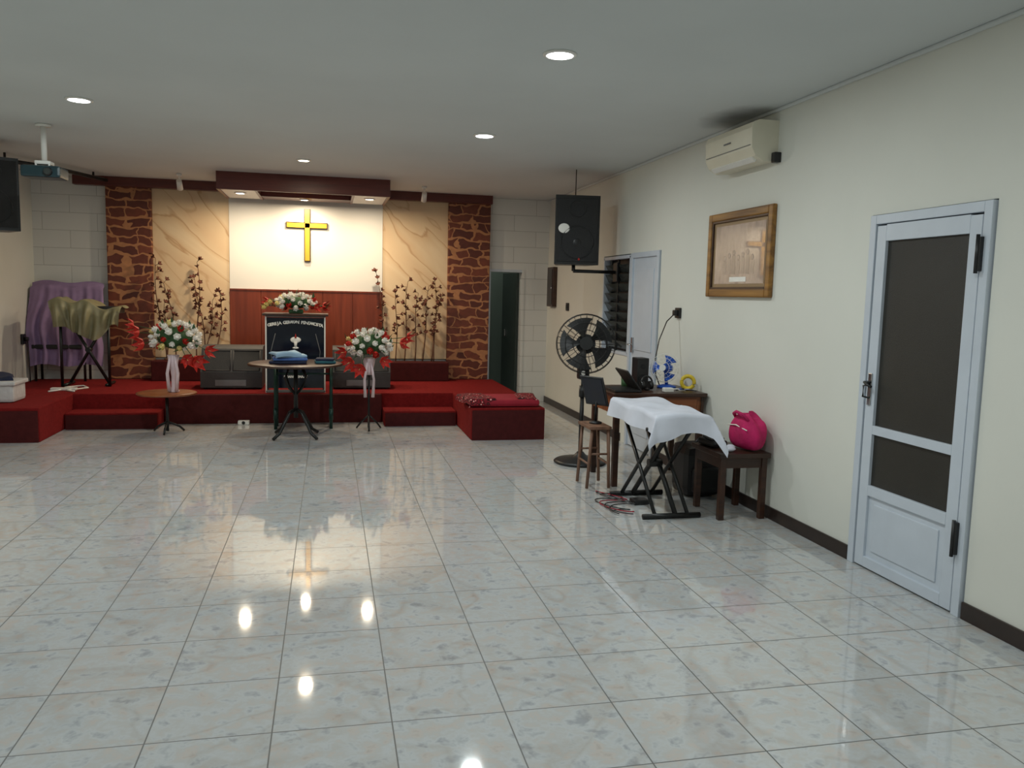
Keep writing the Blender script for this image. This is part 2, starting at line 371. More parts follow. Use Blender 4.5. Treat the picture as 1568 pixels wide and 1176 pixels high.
def glazed_door(name,y0,y1,zt):
    b=B(name);x=XR-.02
    b.box((x,y0,0),(x+.1,y0+.05,zt),M_doorw,None,.004);b.box((x,y1-.05,0),(x+.1,y1,zt),M_doorw,None,.004);b.box((x,y0+.05,zt-.05),(x+.1,y1-.05,zt),M_doorw,None,.004)
    a0,a1=y0+.06,y1-.06;xd=x+.005
    b.box((xd,a0,.01),(xd+.04,a0+.075,zt-.06),M_doorw,None,.004);b.box((xd,a1-.075,.01),(xd+.04,a1,zt-.06),M_doorw,None,.004)
    b.box((xd+.05,y0+.02,0),(xd+.06,y1-.02,zt-.02),M_base)
    i0,i1=a0+.075,a1-.075
    for z0,z1 in((.01,.07),(.42,.48),(.77,.82),(1.84,1.93)):
        b.box((xd,i0,z0),(xd+.04,i1,z1),M_doorw,None,.003)
    b.box((xd+.015,i0,.06),(xd+.025,i1,.43),M_doorw)
    b.box((xd+.008,i0+.05,.11),(xd+.018,i1-.05,.38),M_doorw,None,.006)
    b.box((xd+.018,i0,.47),(xd+.028,i1,.78),M_mesh);b.box((xd+.018,i0,.81),(xd+.028,i1,1.85),M_mesh)
    for z in(1.66,.30):
        b.box((x-.02,y0+.035,z),(x+.01,y0+.065,z+.16),M_black,None,.005)
        b.cyl((x-.02,y0+.05,z-.01),(x-.02,y0+.05,z+.17),.009,M_black)
    b.box((xd-.008,a1-.05,.93),(xd,a1-.02,1.11),M_chrome,None,.003)
    b.tube([(xd,a1-.035,1.06),(xd-.045,a1-.04,1.06),(xd-.05,a1-.07,1.05),(xd-.045,a1-.10,1.04)],.008,M_black)
    b.tube([(xd,a1-.035,.97),(xd-.045,a1-.035,.98),(xd-.045,a1-.035,1.04),(xd,a1-.035,1.05)],.006,M_black)
    return b.done()
glazed_door('door_1',3.23,4.10,1.985)
b=B('door_2');x=XR-.02
b.box((x,7.12,0),(x+.1,7.17,1.94),M_doorw,None,.004);b.box((x,7.79,0),(x+.1,7.84,1.94),M_doorw,None,.004);b.box((x,7.17,1.89),(x+.1,7.79,1.94),M_doorw,None,.004)
b.box((x+.02,7.17,.01),(x+.06,7.79,1.89),M_doorw)
for z0,z1 in((.15,.85),(.98,1.78)):b.box((x+.012,7.26,z0),(x+.022,7.70,z1),M_doorw,None,.006)
b.box((x+.0,7.72,.95),(x+.02,7.75,1.1),M_chrome);b.tube([(x,7.735,1.03),(x-.04,7.735,1.03),(x-.045,7.66,1.03)],.008,M_chrome)
b.done()
b=B('window_1')
for z in(.90,1.895):b.box((x+.01,7.87,z),(x+.08,8.71,z+.035),M_doorw,None,.004)
for y in(7.87,8.675):b.box((x+.01,y,.92),(x+.08,y+.03,1.92),M_doorw,None,.004)
b.box((x+.03,8.28,.93),(x+.05,8.295,1.90),M_black)
b.box((x+.11,7.87,.9),(x+.13,8.71,1.93),M_black)
for (y0,y1) in((7.90,8.28),(8.295,8.675)):
    z=1.0
    while z<1.87:
        b.box((x+.045,y0,z-.045),(x+.051,y1,z+.045),M_glass,RY(-28));z+=.1
b.done()
b=B('door_3')
b.box((2.13,YB-.01,0),(2.165,YB+.16,1.84),M_doorw);b.box((2.605,YB-.01,0),(2.64,YB+.16,1.84),M_block);b.box((2.165,YB-.01,1.805),(2.605,YB+.16,1.84),M_doorw)
b.box((2.57,YB+.17,.01),(2.605,YB+.62,1.80),M_doorg,RZ(14),.003,(2.6,YB+.17,0))
b.box((2.548,YB+.48,.9),(2.57,YB+.53,1.0),M_chrome,RZ(14),.003,(2.6,YB+.17,0))
b.done()

# ------------------------------------------------------------------ stage wall cladding
for x0,x1 in((-2.67,-2.15),(1.56,2.13)):
    simple('trim_stone_column',[((x0,YB-.10,.33),(x1,YB-.001,H-.001),M_stone,None,.01)])
for x0,x1 in((-2.15,-1.24),(.69,1.56)):
    simple('trim_marble_panel',[((x0,YB-.045,.60),(x1,YB-.001,2.72),M_marble,None,.004)])
simple('trim_white_panel',[((-1.24,YB-.06,1.48),(.69,YB-.001,2.72),M_backwhite,None,.004)])
b=B('trim_wood_wainscot')
for i in range(5):
    x0=-1.24+i*.386;b.box((x0,YB-.075,.33),(x0+.383,YB-.001,1.48),M_panelwood,None,.003)
b.box((-1.24,YB-.085,1.47),(.69,YB-.001,1.49),M_panelwood)
b.done()
b=B('cross')
def crossbox(y0,y1,e,m):
    b.box((-.305-e,y0,1.87-e),(-.245+e,y1,2.52+e),m);b.box((-.53-e,y0,2.29-e),(-.03+e,y1,2.348+e),m)
crossbox(YB-.085,YB-.061,.010,M_dwood);crossbox(YB-.095,YB-.084,0,M_goldc)
b.done()
b=B('trim_beam')
b.box((-3.0,YB-.22,2.69),(2.13,YB-.10,H-.001),M_canopy)
b.done()
b=B('ceiling_pipe');b.tube([(-3.3,9.2,2.72),(-2.9,9.9,2.74),(-2.6,10.8,2.74)],.022,M_black)
for p in((-3.2,9.37,2.72),(-2.68,10.55,2.74)):b.cyl(p,(p[0],p[1],H),.012,M_black)
b.done()
b=B('stage_canopy')
z0=2.60;yf=9.86
b.box((-1.24,yf,z0),(.70,yf+.03,H-.001),M_canopy)
for xa,xb in((-1.24,-.80),(.26,.70)):
    b.box((xa,yf+.03,z0),(xa+.03,10.87,H-.001),M_canopy);b.box((xb-.03,yf+.03,z0),(xb,10.87,H-.001),M_canopy)
    b.box((xa+.03,yf+.03,z0+.012),(xb-.03,10.87,z0+.03),M_white)
b.box((-.80,10.42,z0),(.26,10.45,H-.001),M_canopy);b.box((-.80,10.45,z0+.012),(.26,10.87,z0+.03),M_canopy)
b.box((-.80,yf+.03,H-.03),(.26,10.42,H-.002),M_white)
can=b.done()

# ------------------------------------------------------------------ stage
def bx(p,q,m=M_carpet):b.box(p,q,m,None,.012)
b=B('stage_platform')
bx((XL+.005,9.472,0),(2.20,YB-.11,.33));b.box((-2.14,YB-.12,0),(1.55,YB-.08,.329),M_carpet)
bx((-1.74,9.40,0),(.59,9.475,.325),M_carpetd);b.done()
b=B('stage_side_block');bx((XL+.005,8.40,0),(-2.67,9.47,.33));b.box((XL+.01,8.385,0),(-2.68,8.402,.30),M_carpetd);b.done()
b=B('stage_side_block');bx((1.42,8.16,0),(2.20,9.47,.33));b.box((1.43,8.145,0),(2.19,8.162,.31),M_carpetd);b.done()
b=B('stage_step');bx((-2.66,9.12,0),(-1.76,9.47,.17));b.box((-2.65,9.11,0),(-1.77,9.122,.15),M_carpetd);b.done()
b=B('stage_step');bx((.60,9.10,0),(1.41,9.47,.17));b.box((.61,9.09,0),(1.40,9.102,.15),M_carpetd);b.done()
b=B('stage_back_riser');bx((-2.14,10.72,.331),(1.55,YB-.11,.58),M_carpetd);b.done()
b=B('folded_cushion')
b.box((1.42,8.22,.335),(2.16,8.75,.41),M_redcl,None,.03)
b.drape(1.52,8.45,.13,.23,.418,(.07,.02,.07,.02),M_batik,.15,.01,4,16,16)
b.drape(2.06,8.48,.09,.22,.418,(.02,.05,.07,.02),M_batik,-.15,.01,4,16,16)
for v in b.bm.verts:v.co.z=max(v.co.z,.334)
b.done()

# ------------------------------------------------------------------ lamps
def downlight(x,y,z,e,warm=False,r=.074,parent_name='downlight'):
    b=B(parent_name)
    b.lathe((x,y,z-.012),[(r+.018,.012),(r+.018,.004),(r,0),(r,.008)],M_white)
    b.lathe((x,y,z-.010),[(r*.95,0),(r*.95,.004)],M_lampW if warm else M_lampE)
    o=b.done()
    if e:
        l=bpy.data.lights.new('lamp_light','AREA');l.shape='DISK';l.size=r*2;l.energy=e
        l.color=(1,.83,.60) if warm else (.91,.985,.98)
        lo=bpy.data.objects.new('lamp_light',l);bpy.context.collection.objects.link(lo)
        lo.location=(x,y,z-.03);lo.parent=o
    return o
EC=20.5
for x,y,k in((1.22,4.43,1),(1.25,6.81,1),(-1.73,6.50,1),(-1.73,4.2,.8),(1.22,2.05,1),(-1.73,1.8,.55),(1.22,-.4,.6),(-1.73,-.6,.5)):
    downlight(x,y,H,EC*k,False)
downlight(-.25,8.71,H,14,True,.055)
downlight(-1.02,10.25,2.612,20,True,.05);downlight(.48,10.25,2.612,20,True,.05)
downlight(-.30,10.68,2.612,12,True,.045)
def spot(x,y):
    b=B('ceiling_spotlight');b.cyl((x,y,H),(x,y,H-.03),.03,M_white);b.cyl((x,y,H-.03),(x,y,H-.09),.008,M_white)
    b.cyl((x,y-.02,H-.08),(x,y+.06,H-.17),.03,M_white,.035);b.done()
spot(-1.70,10.3);spot(1.15,10.3)

# ------------------------------------------------------------------ stage furniture
def monitor(x0,x1,y):
    b=B('stage_monitor_speaker');z=.33;w=x1-x0
    prof=[(y,z+.02),(y,z+.20),(y+.13,z+.46),(y+.20,z+.49),(y+.48,z+.49),(y+.48,z+.02)]
    a=[b.bm.verts.new((x0,p,q)) for p,q in prof];c=[b.bm.verts.new((x1,p,q)) for p,q in prof];n=len(prof)
    fs=[b.bm.faces.new(a),b.bm.faces.new(c[::-1])]+[b.bm.faces.new((a[i],c[i],c[(i+1)%n],a[(i+1)%n])) for i in range(n)]
    b._fin(fs,M_grey,False)
    # slanted grille, seam, front slot, feet, handles
    d=V((0,.13,.26)).normalized();nn=V((0,-.26,.13)).normalized()
    for s0,s1 in((.03,w/2-.015),(w/2+.015,w-.03)):
        q=[V((x0+s0,y,z+.20))+d*.02+nn*.004,V((x0+s1,y,z+.20))+d*.02+nn*.004,V((x0+s1,y,z+.20))+d*.27+nn*.004,V((x0+s0,y,z+.20))+d*.27+nn*.004]
        b.poly(q,M_grille)
        for (i,j) in((0,1),(1,2),(2,3),(3,0)):b.tube([q[i],q[j]],.006,M_grey,6)
    b.box((x0+.16,y-.006,z+.04),(x1-.18,y+.006,z+.11),M_lgrey,None,.003)
    for xx in(x0+.01,x1-.01):b.box((xx-.012,y+.18,z+.28),(xx+.012,y+.30,z+.33),M_black,None,.005)
    for xx in(x0+.05,x1-.05):
        for yy in(y+.05,y+.43):b.cyl((xx,yy,z),(xx,yy,z+.03),.02,M_black)
    b.done()
monitor(-1.44,-.76,9.85);monitor(.04,.72,9.85)

b=B('pulpit');x0,x1,y0,z0,z1=-.70,-.04,9.52,.33,1.20
b.box((x0,y0+.02,z0+.05),(x1,y0+.04,z1-.02),M_glassd)
for xx in(x0,x1-.016):b.box((xx,y0,z0),(xx+.016,y0+.055,z1),M_white,None,.004)
b.box((x0,y0,z1-.016),(x1,y0+.055,z1),M_lgrey,None,.004);b.box((x0,y0,z0),(x1,y0+.055,z0+.03),M_lgrey,None,.005)
for xx in(x0,x1-.03):b.box((xx,y0+.056,z0),(xx+.03,y0+.30,z1-.03),M_glassd,None,.004)
b.box((x0-.03,y0-.03,z1),(x1+.03,y0+.45,z1+.025),M_dwood,None,.006)
b.box((x0+.03,y0+.1,z0+.45),(x1-.03,y0+.3,z0+.47),M_dwood)
cx=(x0+x1)/2;ze=.93
b.sph((cx,y0+.012,ze),(.06,.012,.035),M_rosew);b.cyl((cx,y0+.012,ze-.085),(cx,y0+.012,ze-.02),.012,M_rosew,.02)
b.sph((cx,y0+.01,ze-.09),(.035,.01,.012),M_rosew);b.cyl((cx,y0+.01,ze+.02),(cx,y0+.01,ze+.07),.014,M_red,.002)
for s_ in(-1,1):b.tube([(cx+s_*.25,y0+.012,.60),(cx+s_*.27,y0+.012,.8),(cx+s_*.22,y0+.012,1.0)],.004,M_lgrey)
pul=b.done()
def text(body,loc,size,m,parent,roty=0):
    cu=bpy.data.curves.new('lettering','FONT');cu.body=body;cu.size=size;cu.align_x='CENTER';cu.extrude=.002;cu.materials.append(m)
    o=bpy.data.objects.new('lettering',cu);o.location=loc;o.rotation_euler=(pi/2,roty,0);bpy.context.collection.objects.link(o);o.parent=parent
    cu.offset=.0018;return o
words='GEREJA GERAKAN PENTAKOSTA'
for i,ch in enumerate(words):
    t=(i-(len(words)-1)/2)/((len(words)-1)/2)
    if ch!=' ':text(ch,(cx+.285*t,y0+.014,1.115-.035*t*t),.046,M_rosew,pul,.22*t)
text('SIDANG JEMAAT',(cx,y0+.014,.50),.035,M_rosew,pul)

def petal(b,c,d,side,l,w,m,curl=.3):
    c=V(c);d=V(d).normalized();s=V(side).normalized();n=d.cross(s).normalized()
    p=[c,c+d*l*.45+s*w+n*l*.05,c+d*l*.45-s*w+n*l*.05,c+d*l-n*l*curl]
    mid=c+d*l*.5+n*l*.12
    for q in((p[0],p[1],mid),(p[1],p[3],mid),(p[3],p[2],mid),(p[2],p[0],mid)):b.poly(q,m,True)
def perp(d):
    d=V(d).normalized();a=V((0,0,1)) if abs(d.z)<.9 else V((1,0,0));x=d.cross(a).normalized();return x,d.cross(x).normalized()
def lily(b,c,d,s,m):
    x,y=perp(d);d=V(d).normalized()
    for k in range(6):
        a=k*pi/3+random.random()*.2;r=x*cos(a)+y*sin(a);petal(b,c,r*.8+d*.55,r.cross(d),s,s*.22,m,.25)
    b.cyl(c,V(c)+d*s*.5,s*.04,M_rosep,.001,6)
def rose(b,c,d,s,m):
    x,y=perp(d);d=V(d).normalized();c=V(c)
    b.sph(c+d*s*.1,s*.55,m,u=8,v=6)
    for ring_,(n,t) in enumerate(((5,.35),(6,.9))):
        for k in range(n):
            a=k*2*pi/n+ring_*.5+random.random()*.3;r=x*cos(a)+y*sin(a)
            petal(b,c,r*t+d*.6,r.cross(d),s*.95,s*.5,m,.15)
def leaf(b,c,d,s):
    x,y=perp(d);petal(b,c,d,x,s,s*.2,M_leaf,.2)
def bouquet(b,c,r,n,lil=(),nr=(.042,.058)):
    c=V(c)
    b.sph(c,(r[0]*.7,r[1]*.7,r[2]*.7),M_leaf)
    for i in range(n):
        z=1-2*(i+.5)/n*.85;a=i*2.39996;q=math.sqrt(max(0,1-z*z));d=V((q*cos(a),q*sin(a),z))
        p=c+V((d.x*r[0]*.88,d.y*r[1]*.88,d.z*r[2]*.88))
        k=random.random();m=M_rosew if k<.74 else (M_red if k<.92 else M_rosep)
        rose(b,p,d,random.uniform(*nr),m)
        if i%3!=0:leaf(b,p*.98+c*.02,d+V((random.uniform(-.9,.9),random.uniform(-.9,.9),random.uniform(-.9,.9))),random.uniform(.07,.10))
    for (dx,dy,dz,s) in lil:
        p=c+V((dx,dy,dz));b.tube([c,(c+p)/2+V((0,0,.02)),p],.004,M_leaf,5);lily(b,p,V((dx,dy-.15,dz*.5+.02)),s,M_red)
b=B('pulpit_flower_arrangement')
bouquet(b,(-.37,9.70,1.35),(.24,.13,.10),38,((-.30,-.02,.0,.09),(.30,-.02,-.04,.10),(.22,-.1,-.05,.08)),(.036,.05))
for s_ in(-1,1):
    for k in range(7):leaf(b,(-.37+s_*(.18+.02*k),9.66,1.31),(s_,random.uniform(-.5,.5),random.uniform(-.2,.5)),.11)
for k in range(3):rose(b,(-.71+.03*k,9.64,1.29+.03*k),(-.5,-1,.3),.045,M_rosep)
b.box((-.45,9.64,1.227),(-.29,9.78,1.27),M_leaf,None,.01)
b.done()

b=B('flower_stand')
fx,fy=-1.62,8.85
b.lathe((fx,fy,.40),[(.28,0),(.29,.008),(.29,.018),(.27,.024)],M_owood,32)
b.cyl((fx,fy,.02),(fx,fy,.40),.016,M_blackm)
for k in range(3):
    a=k*2*pi/3+.5;b.tube([(fx,fy,.12),(fx+.12*cos(a),fy+.12*sin(a),.06),(fx+.17*cos(a),fy+.17*sin(a),.012)],.011,M_blackm)
fx+=.07
b.lathe((fx,fy,.424),[(.05,0),(.055,.01),(.025,.05),(.022,.16),(.045,.30),(.06,.38)],M_ribbon)
for s_ in(-1,1):b.tube([(fx+s_*.02,fy-.05,.80),(fx+s_*.05,fy-.06,.62),(fx+s_*.035,fy-.06,.44)],.014,M_ribbon,6,.02)
bouquet(b,(fx+.02,fy,.98),(.25,.2,.165),46,((-.32,-.08,.05,.12),(-.28,-.1,-.06,.12),(-.38,-.02,.12,.10),(.22,-.16,-.22,.14),(.14,-.2,-.2,.12),(.32,-.1,-.12,.11)))
b.done()
b=B('flower_stand')
fx,fy=.42,8.90
b.cyl((fx,fy,.02),(fx,fy,.60),.012,M_blackm)
for k in range(3):
    a=k*2*pi/3+.5;b.tube([(fx,fy,.16),(fx+.1*cos(a),fy+.1*sin(a),.07),(fx+.15*cos(a),fy+.15*sin(a),.010)],.010,M_blackm)
b.lathe((fx,fy,.60),[(.03,0),(.04,.04),(.06,.12),(.07,.18)],M_ribbon)
for s_ in(-1,1):b.tube([(fx+s_*.02,fy-.06,.74),(fx+s_*.05,fy-.05,.55),(fx+s_*.04,fy-.04,.36)],.012,M_ribbon,6,.02)
bouquet(b,(fx,fy,.93),(.25,.2,.165),46,((.33,-.08,.02,.12),(.40,-.02,.08,.10),(-.20,-.16,-.18,.14),(-.1,-.2,-.24,.13),(.14,-.2,-.16,.11),(-.26,-.1,-.08,.11)))
b.done()

def branches(name,xs,yb):
    b=B(name)
    for x,h,lean in xs:
        pts=[];n=14;ph=random.random()*6
        for i in range(n+1):
            t=i/n;pts.append((x+lean*t+.035*sin(5*t+ph)*t,yb+.04*sin(4*t+ph),.585+h*t))
        b.tube(pts,.010,M_branch,6,.003)
        for i in range(5,n+1):
            for rep in range(2 if random.random()<.45 else 1):
                p=V(pts[i]);d=V((random.uniform(-1,1),random.uniform(-.6,.1),random.uniform(.1,1))).normalized();q=p+d*random.uniform(.02,.08)
                b.tube([p,q],.003,M_branch,4)
                xx,yy=perp(d)
                for k in range(5):
                    a=k*2*pi/5;r=xx*cos(a)+yy*sin(a);petal(b,q,r+d*.5,r.cross(d),.042,.018,M_bud,.1)
                b.sph(q,.015,M_bud,u=6,v=5)
    b.cyl((xs[0][0],yb,.582),(xs[0][0],yb,.60),.03,M_branch)
    return b.done()
branches('dried_branch_arrangement',[(-1.98,1.25,-.12),(-1.86,.95,-.10),(-1.62,1.22,.02),(-1.52,1.0,-.08),(-1.40,.85,.10),(-1.55,.75,.16),(-1.98,.7,.02)],10.86)
branches('dried_branch_arrangement',[(.72,1.15,-.10),(.86,.95,.02),(.98,1.05,.04),(1.12,.9,.02),(1.22,1.0,.08),(1.34,.85,.08),(1.36,1.05,.02)],10.86)

b=B('round_table');cx,cy=-.33,8.50
b.lathe((cx,cy,.735),[(.44,0),(.465,.006),(.465,.02),(.45,.026)],M_dwood,40)
b.cyl((cx,cy,.20),(cx,cy,.735),.022,M_blackm)
b.lathe((cx,cy,.70),[(.10,0),(.12,.034)],M_blackm)
for k in range(4):
    a=k*pi/2+pi/4;ca,sa=cos(a),sin(a)
    b.tube([(cx+.02*ca,cy+.02*sa,.28),(cx+.09*ca,cy+.09*sa,.25),(cx+.15*ca,cy+.15*sa,.16),(cx+.22*ca,cy+.22*sa,.06),(cx+.30*ca,cy+.30*sa,.015)],.016,M_blackm)
    b.tube([(cx+.02*ca,cy+.02*sa,.45),(cx+.10*ca,cy+.10*sa,.52),(cx+.14*ca,cy+.14*sa,.62),(cx+.10*ca,cy+.10*sa,.70)],.012,M_blackm)
b.done()
b=B('folded_clothes')
for i,(w,d,m) in enumerate(((.36,.26,M_navy),(.33,.25,M_blue),(.28,.22,M_lblue))):
    b.drape(-.40+.015*i,8.45,w/2,d/2,.775+.03*i,(.0,.0,.0,.0),m,.1*i,.01,4,14,14,wrk=.006)
    b.box((-.40+.015*i-w/2,8.45-d/2,.764+.03*i if i else .764),(-.40+.015*i+w/2,8.45+d/2,.79+.03*i),m,RZ(6*i),.012)
b.drape(-.42,8.42,.12,.09,.865,(.03,.02,.05,.01),M_lblue,.4,.01,4,14,14,wrk=.012)
b.box((-.14,8.36,.764),(.06,8.56,.79),M_teal,RZ(5),.01);b.box((-.13,8.37,.79),(.05,8.54,.815),M_navy,RZ(-4),.01)
b.done()
b=B('green_metal_table')
for xx in(-.56,.02):
    for yy in(9.0,9.2):b.cyl((xx,yy,0),(xx,yy,.70),.018,M_green)
    b.tube([(xx,9.0,.15),(xx,9.2,.15)],.012,M_green);b.cyl((xx,8.99,.1),(xx,8.99,.22),.024,M_green)
b.box((-.60,8.98,.69),(.06,9.22,.715),M_green,None,.005);b.tube([(-.56,9.0,.60),(.02,9.0,.60)],.01,M_green)
b.done()

def xstand(b,cx,cy,hx,z0,z1,m,along='x',w=.30):
    def P(l,t,z):return (cx+l,cy+t,z) if along=='x' else (cx+t,cy+l,z)
    for t in(-.03,.03):
        s_=1 if t>0 else -1
        b.tube([P(-hx*s_,t,z0+.02),P(hx*s_,t,z1-.02)],.018,m)
    for l in(-hx,hx):
        b.tube([P(l,-w/2,z0+.019),P(l,w/2,z0+.019)],.019,m);b.tube([P(l,-w/2,z1-.02),P(l,w/2,z1-.02)],.014,m)
    b.cyl(P(0,-.05,(z0+z1)/2),P(0,.05,(z0+z1)/2),.03,m)
b=B('draped_music_keyboard')
xstand(b,-2.72,10.30,.22,.33,1.16,M_blackm,'x',.34)
for xx in(-2.97,-2.47):b.cyl((xx,10.15,.33),(xx,10.15,1.17),.016,M_blackm)
b.box((-3.06,10.13,1.17),(-2.36,10.47,1.25),M_black,None,.01)
def olive(u,v):
    # front hanging swag with deep vertical folds; v 0 = back edge on top, 1 = lower hem
    x=-3.08+.76*u;top=1.268+.05*sin(pi*u*1.3+.6)+.03*sin(u*15)
    if v<.3:
        t=v/.3;return (x,10.50-.38*t,top+.012*sin(u*22+t*5))
    t=(v-.3)/.7;hang=.40*(.62+.38*sin(pi*min(1,u*1.15))**1.5)+.05*sin(u*11+1)
    fold=.030*sin(u*30+3*t)+.018*sin(u*53+1)
    return (x+.03*t*sin(u*9)+(.5-u)*.10*t,10.11-.03*min(1,t*4)+fold*min(1,t*2.5),top-hang*t)
b.surf(olive,80,40,M_olive)
b.done()
b=B('draped_chair')
b.box((-3.45,10.68,.72),(-2.85,10.96,.77),M_black,None,.01);b.box((-3.45,10.92,.77),(-2.85,10.96,1.42),M_black,None,.01)
for xx in(-3.42,-2.88):
    for yy in(10.71,10.93):b.cyl((xx,yy,.33),(xx,yy,.75),.015,M_blackm)
def purp(u,v):
    x=-3.50+.80*u+.02*sin(v*9);z=1.50+.03*sin(pi*u)-1.0*v+.02*sin(u*9)
    y=10.86-.16*min(1,v*1.6)+(.022*sin(u*38+v*2)+.014*sin(u*61+v*3+1))*min(1,v*2)
    if v<.06:y=10.93
    return (min(max(x,-3.49),-2.69)+.05*sin(v*3)*(u-.5),y,max(z,.42+.05*sin(u*11)))
b.surf(purp,90,30,M_purple)
b.done()
b=B('plastic_storage_box')
b.box((-3.40,8.75,.333),(-3.0,9.1,.52),M_kraft,None,.03);b.box((-3.42,8.73,.50),(-2.98,9.12,.54),M_kraft,None,.012)
b.drape(-3.22,8.92,.14,.12,.565,(.05,.03,.08,.02),M_navy,.3,.02,3,16,16,wrk=.02)
b.done()
b=B('power_cable')
b.tube([(-2.95,9.6,.34),(-2.8,9.9,.34),(-2.9,10.0,.34),(-2.75,10.15,.34),(-2.65,9.95,.34),(-2.8,9.7,.34),(-2.7,9.62,.34)],.009,M_white)
b.box((-2.98,9.75,.332),(-2.72,9.82,.36),M_white,None,.006);b.done()
b=B('floor_power_socket');b.box((-.98,9.30,.001),(-.86,9.38,.045),M_white,None,.008);b.cyl((-.92,9.30,.025),(-.92,9.295,.025),.018,M_black);b.done()
b=B('wall_socket');b.box((XL,10.55,.78),(XL+.03,10.65,.90),M_black,None,.008);b.cyl((XL+.03,10.6,.84),(XL+.07,10.6,.84),.025,M_black)
b.tube([(XL+.06,10.6,.84),(XL+.07,10.6,.6),(XL+.09,10.55,.34)],.006,M_black);b.done()

# ------------------------------------------------------------------ speakers, projector, AC
def speaker(name,c,w,h,d,yaw,wallx):
    b=B(name);c=V(c);R=RZ(yaw)
    P=lambda x,y,z:c+R@V((x,y,z))
    fr=[P(-w/2,-d/2,0),P(w/2,-d/2,0),P(w*.36,d/2,0),P(-w*.36,d/2,0)]
    bot=[p+V((0,0,-h/2)) for p in fr];top=[p+V((0,0,h/2)) for p in fr]
    b.poly(bot,M_black);b.poly(top,M_black)
    for i in range(4):b.poly([bot[i],bot[(i+1)%4],top[(i+1)%4],top[i]],M_black)
    g=b.box((-w/2+.02,-d/2-.012,-h/2+.03),(w/2-.02,-d/2-.001,h/2-.03),M_grille,None,.005)
    bmesh.ops.rotate(b.bm,cent=(0,0,0),matrix=R,verts=[v for v in g if v.is_valid]);bmesh.ops.translate(b.bm,vec=c,verts=[v for v in g if v.is_valid])
    f=V(R@V((0,-1,0)))
    b.ring(P(0,-d/2-.013,-h*.18),f,w*.36,.005,M_black,28);b.sph(P(0,-d/2-.008,-h*.18),(w*.10,.01,w*.10),M_black,R)
    b.ring(P(0,-d/2-.013,h*.30),f,w*.18,.004,M_black,20)
    b.sph(P(-w*.30,-d/2-.014,h*.02),(.06,.004,.05),M_white,R)
    b.sph(P(w*.05,-d/2-.014,-h*.42),(.012,.004,.012),M_red,R)
    sgn=1 if wallx>0 else -1
    b.tube([P(0,0,-h/2),P(0,0,-h/2-.06)],.02,M_black)
    q=P(0,0,-h/2-.06);b.tube([q,(wallx,q.y,q.z)],.018,M_black);b.box((min(wallx,wallx-sgn*.02),q.y-.06,q.z-.1),(max(wallx,wallx-sgn*.02),q.y+.06,q.z+.1),M_black,None,.004)
    q=P(0,0,h/2);b.cyl(q,(q.x,q.y,H),.005,M_black)
    b.done()
speaker('wall_speaker',(2.50,8.30,2.17),.46,.70,.36,-8,XR)
speaker('wall_speaker',(-3.06,8.55,2.30),.44,.66,.34,25,XL)
b=B('ceiling_projector');px,py=-2.30,7.60
b.lathe((px,py,H-.02),[(.06,.019),(.06,0)],M_white);b.cyl((px,py,2.50),(px,py,H-.02),.022,M_white)
b.box((px-.06,py-.06,2.47),(px+.06,py+.06,2.50),M_white,None,.01)
b.box((px-.15,py-.12,2.36),(px+.15,py+.12,2.455),M_teald,None,.02)
for a,c in((-1,-1),(1,-1),(-1,1),(1,1)):b.cyl((px+a*.05,py+c*.05,2.45),(px+a*.05,py+c*.05,2.48),.008,M_white)
b.cyl((px+.06,py-.12,2.405),(px+.06,py-.145,2.405),.035,M_black,.03);b.cyl((px+.06,py-.145,2.405),(px+.06,py-.147,2.405),.024,M_glass)
b.done()
b=B('air_conditioner')
Y0,Y1=5.17,5.87
prof=[(XR,2.45),(XR-.10,2.44),(XR-.165,2.475),(XR-.195,2.53),(XR-.20,2.66),(XR-.185,2.70),(XR-.15,2.715),(XR,2.715)]
n0=[b.bm.verts.new((x_,Y0,z_)) for x_,z_ in prof];n1=[b.bm.verts.new((x_,Y1,z_)) for x_,z_ in prof]
fs=[b.bm.faces.new(n0),b.bm.faces.new(n1[::-1])]+[b.bm.faces.new((n0[i],n1[i],n1[i+1],n0[i+1])) for i in range(7)]
b._fin(fs,M_cream,False)
b.box((XR-.202,Y0+.02,2.545),(XR-.197,Y1-.02,2.549),M_lgrey);b.box((XR-.17,Y0+.05,2.452),(XR-.13,Y1-.05,2.47),M_white,RY(35))
b.box((XR-.204,Y0+.3,2.60),(XR-.200,Y0+.40,2.610),M_lgrey)
b.box((XR-.05,Y0-.05,2.43),(XR,Y0,2.50),M_black,None,.008)
b.done()
b=B('framed_picture');Y0,Y1,Z0,Z1=5.13,6.10,1.52,2.16;x=XR
for (ya,yb,za,zb) in((Y0,Y0+.06,Z0,Z1),(Y1-.06,Y1,Z0,Z1),(Y0+.06,Y1-.06,Z0,Z0+.06),(Y0+.06,Y1-.06,Z1-.06,Z1)):
    b.box((x-.035,ya,za),(x,yb,zb),M_gold,None,.01)
for (ya,yb,za,zb) in((Y0+.055,Y0+.075,Z0+.055,Z1-.055),(Y1-.075,Y1-.055,Z0+.055,Z1-.055),(Y0+.075,Y1-.075,Z0+.055,Z0+.075),(Y0+.075,Y1-.075,Z1-.075,Z1-.055)):
    b.box((x-.028,ya,za),(x,yb,zb),M_dwood,None,.004)
b.box((x-.014,Y0+.07,Z0+.07),(x-.002,Y1-.07,Z1-.07),M_matb);b.box((x-.016,Y0+.11,Z0+.10),(x-.003,Y1-.11,Z1-.10),M_paper)
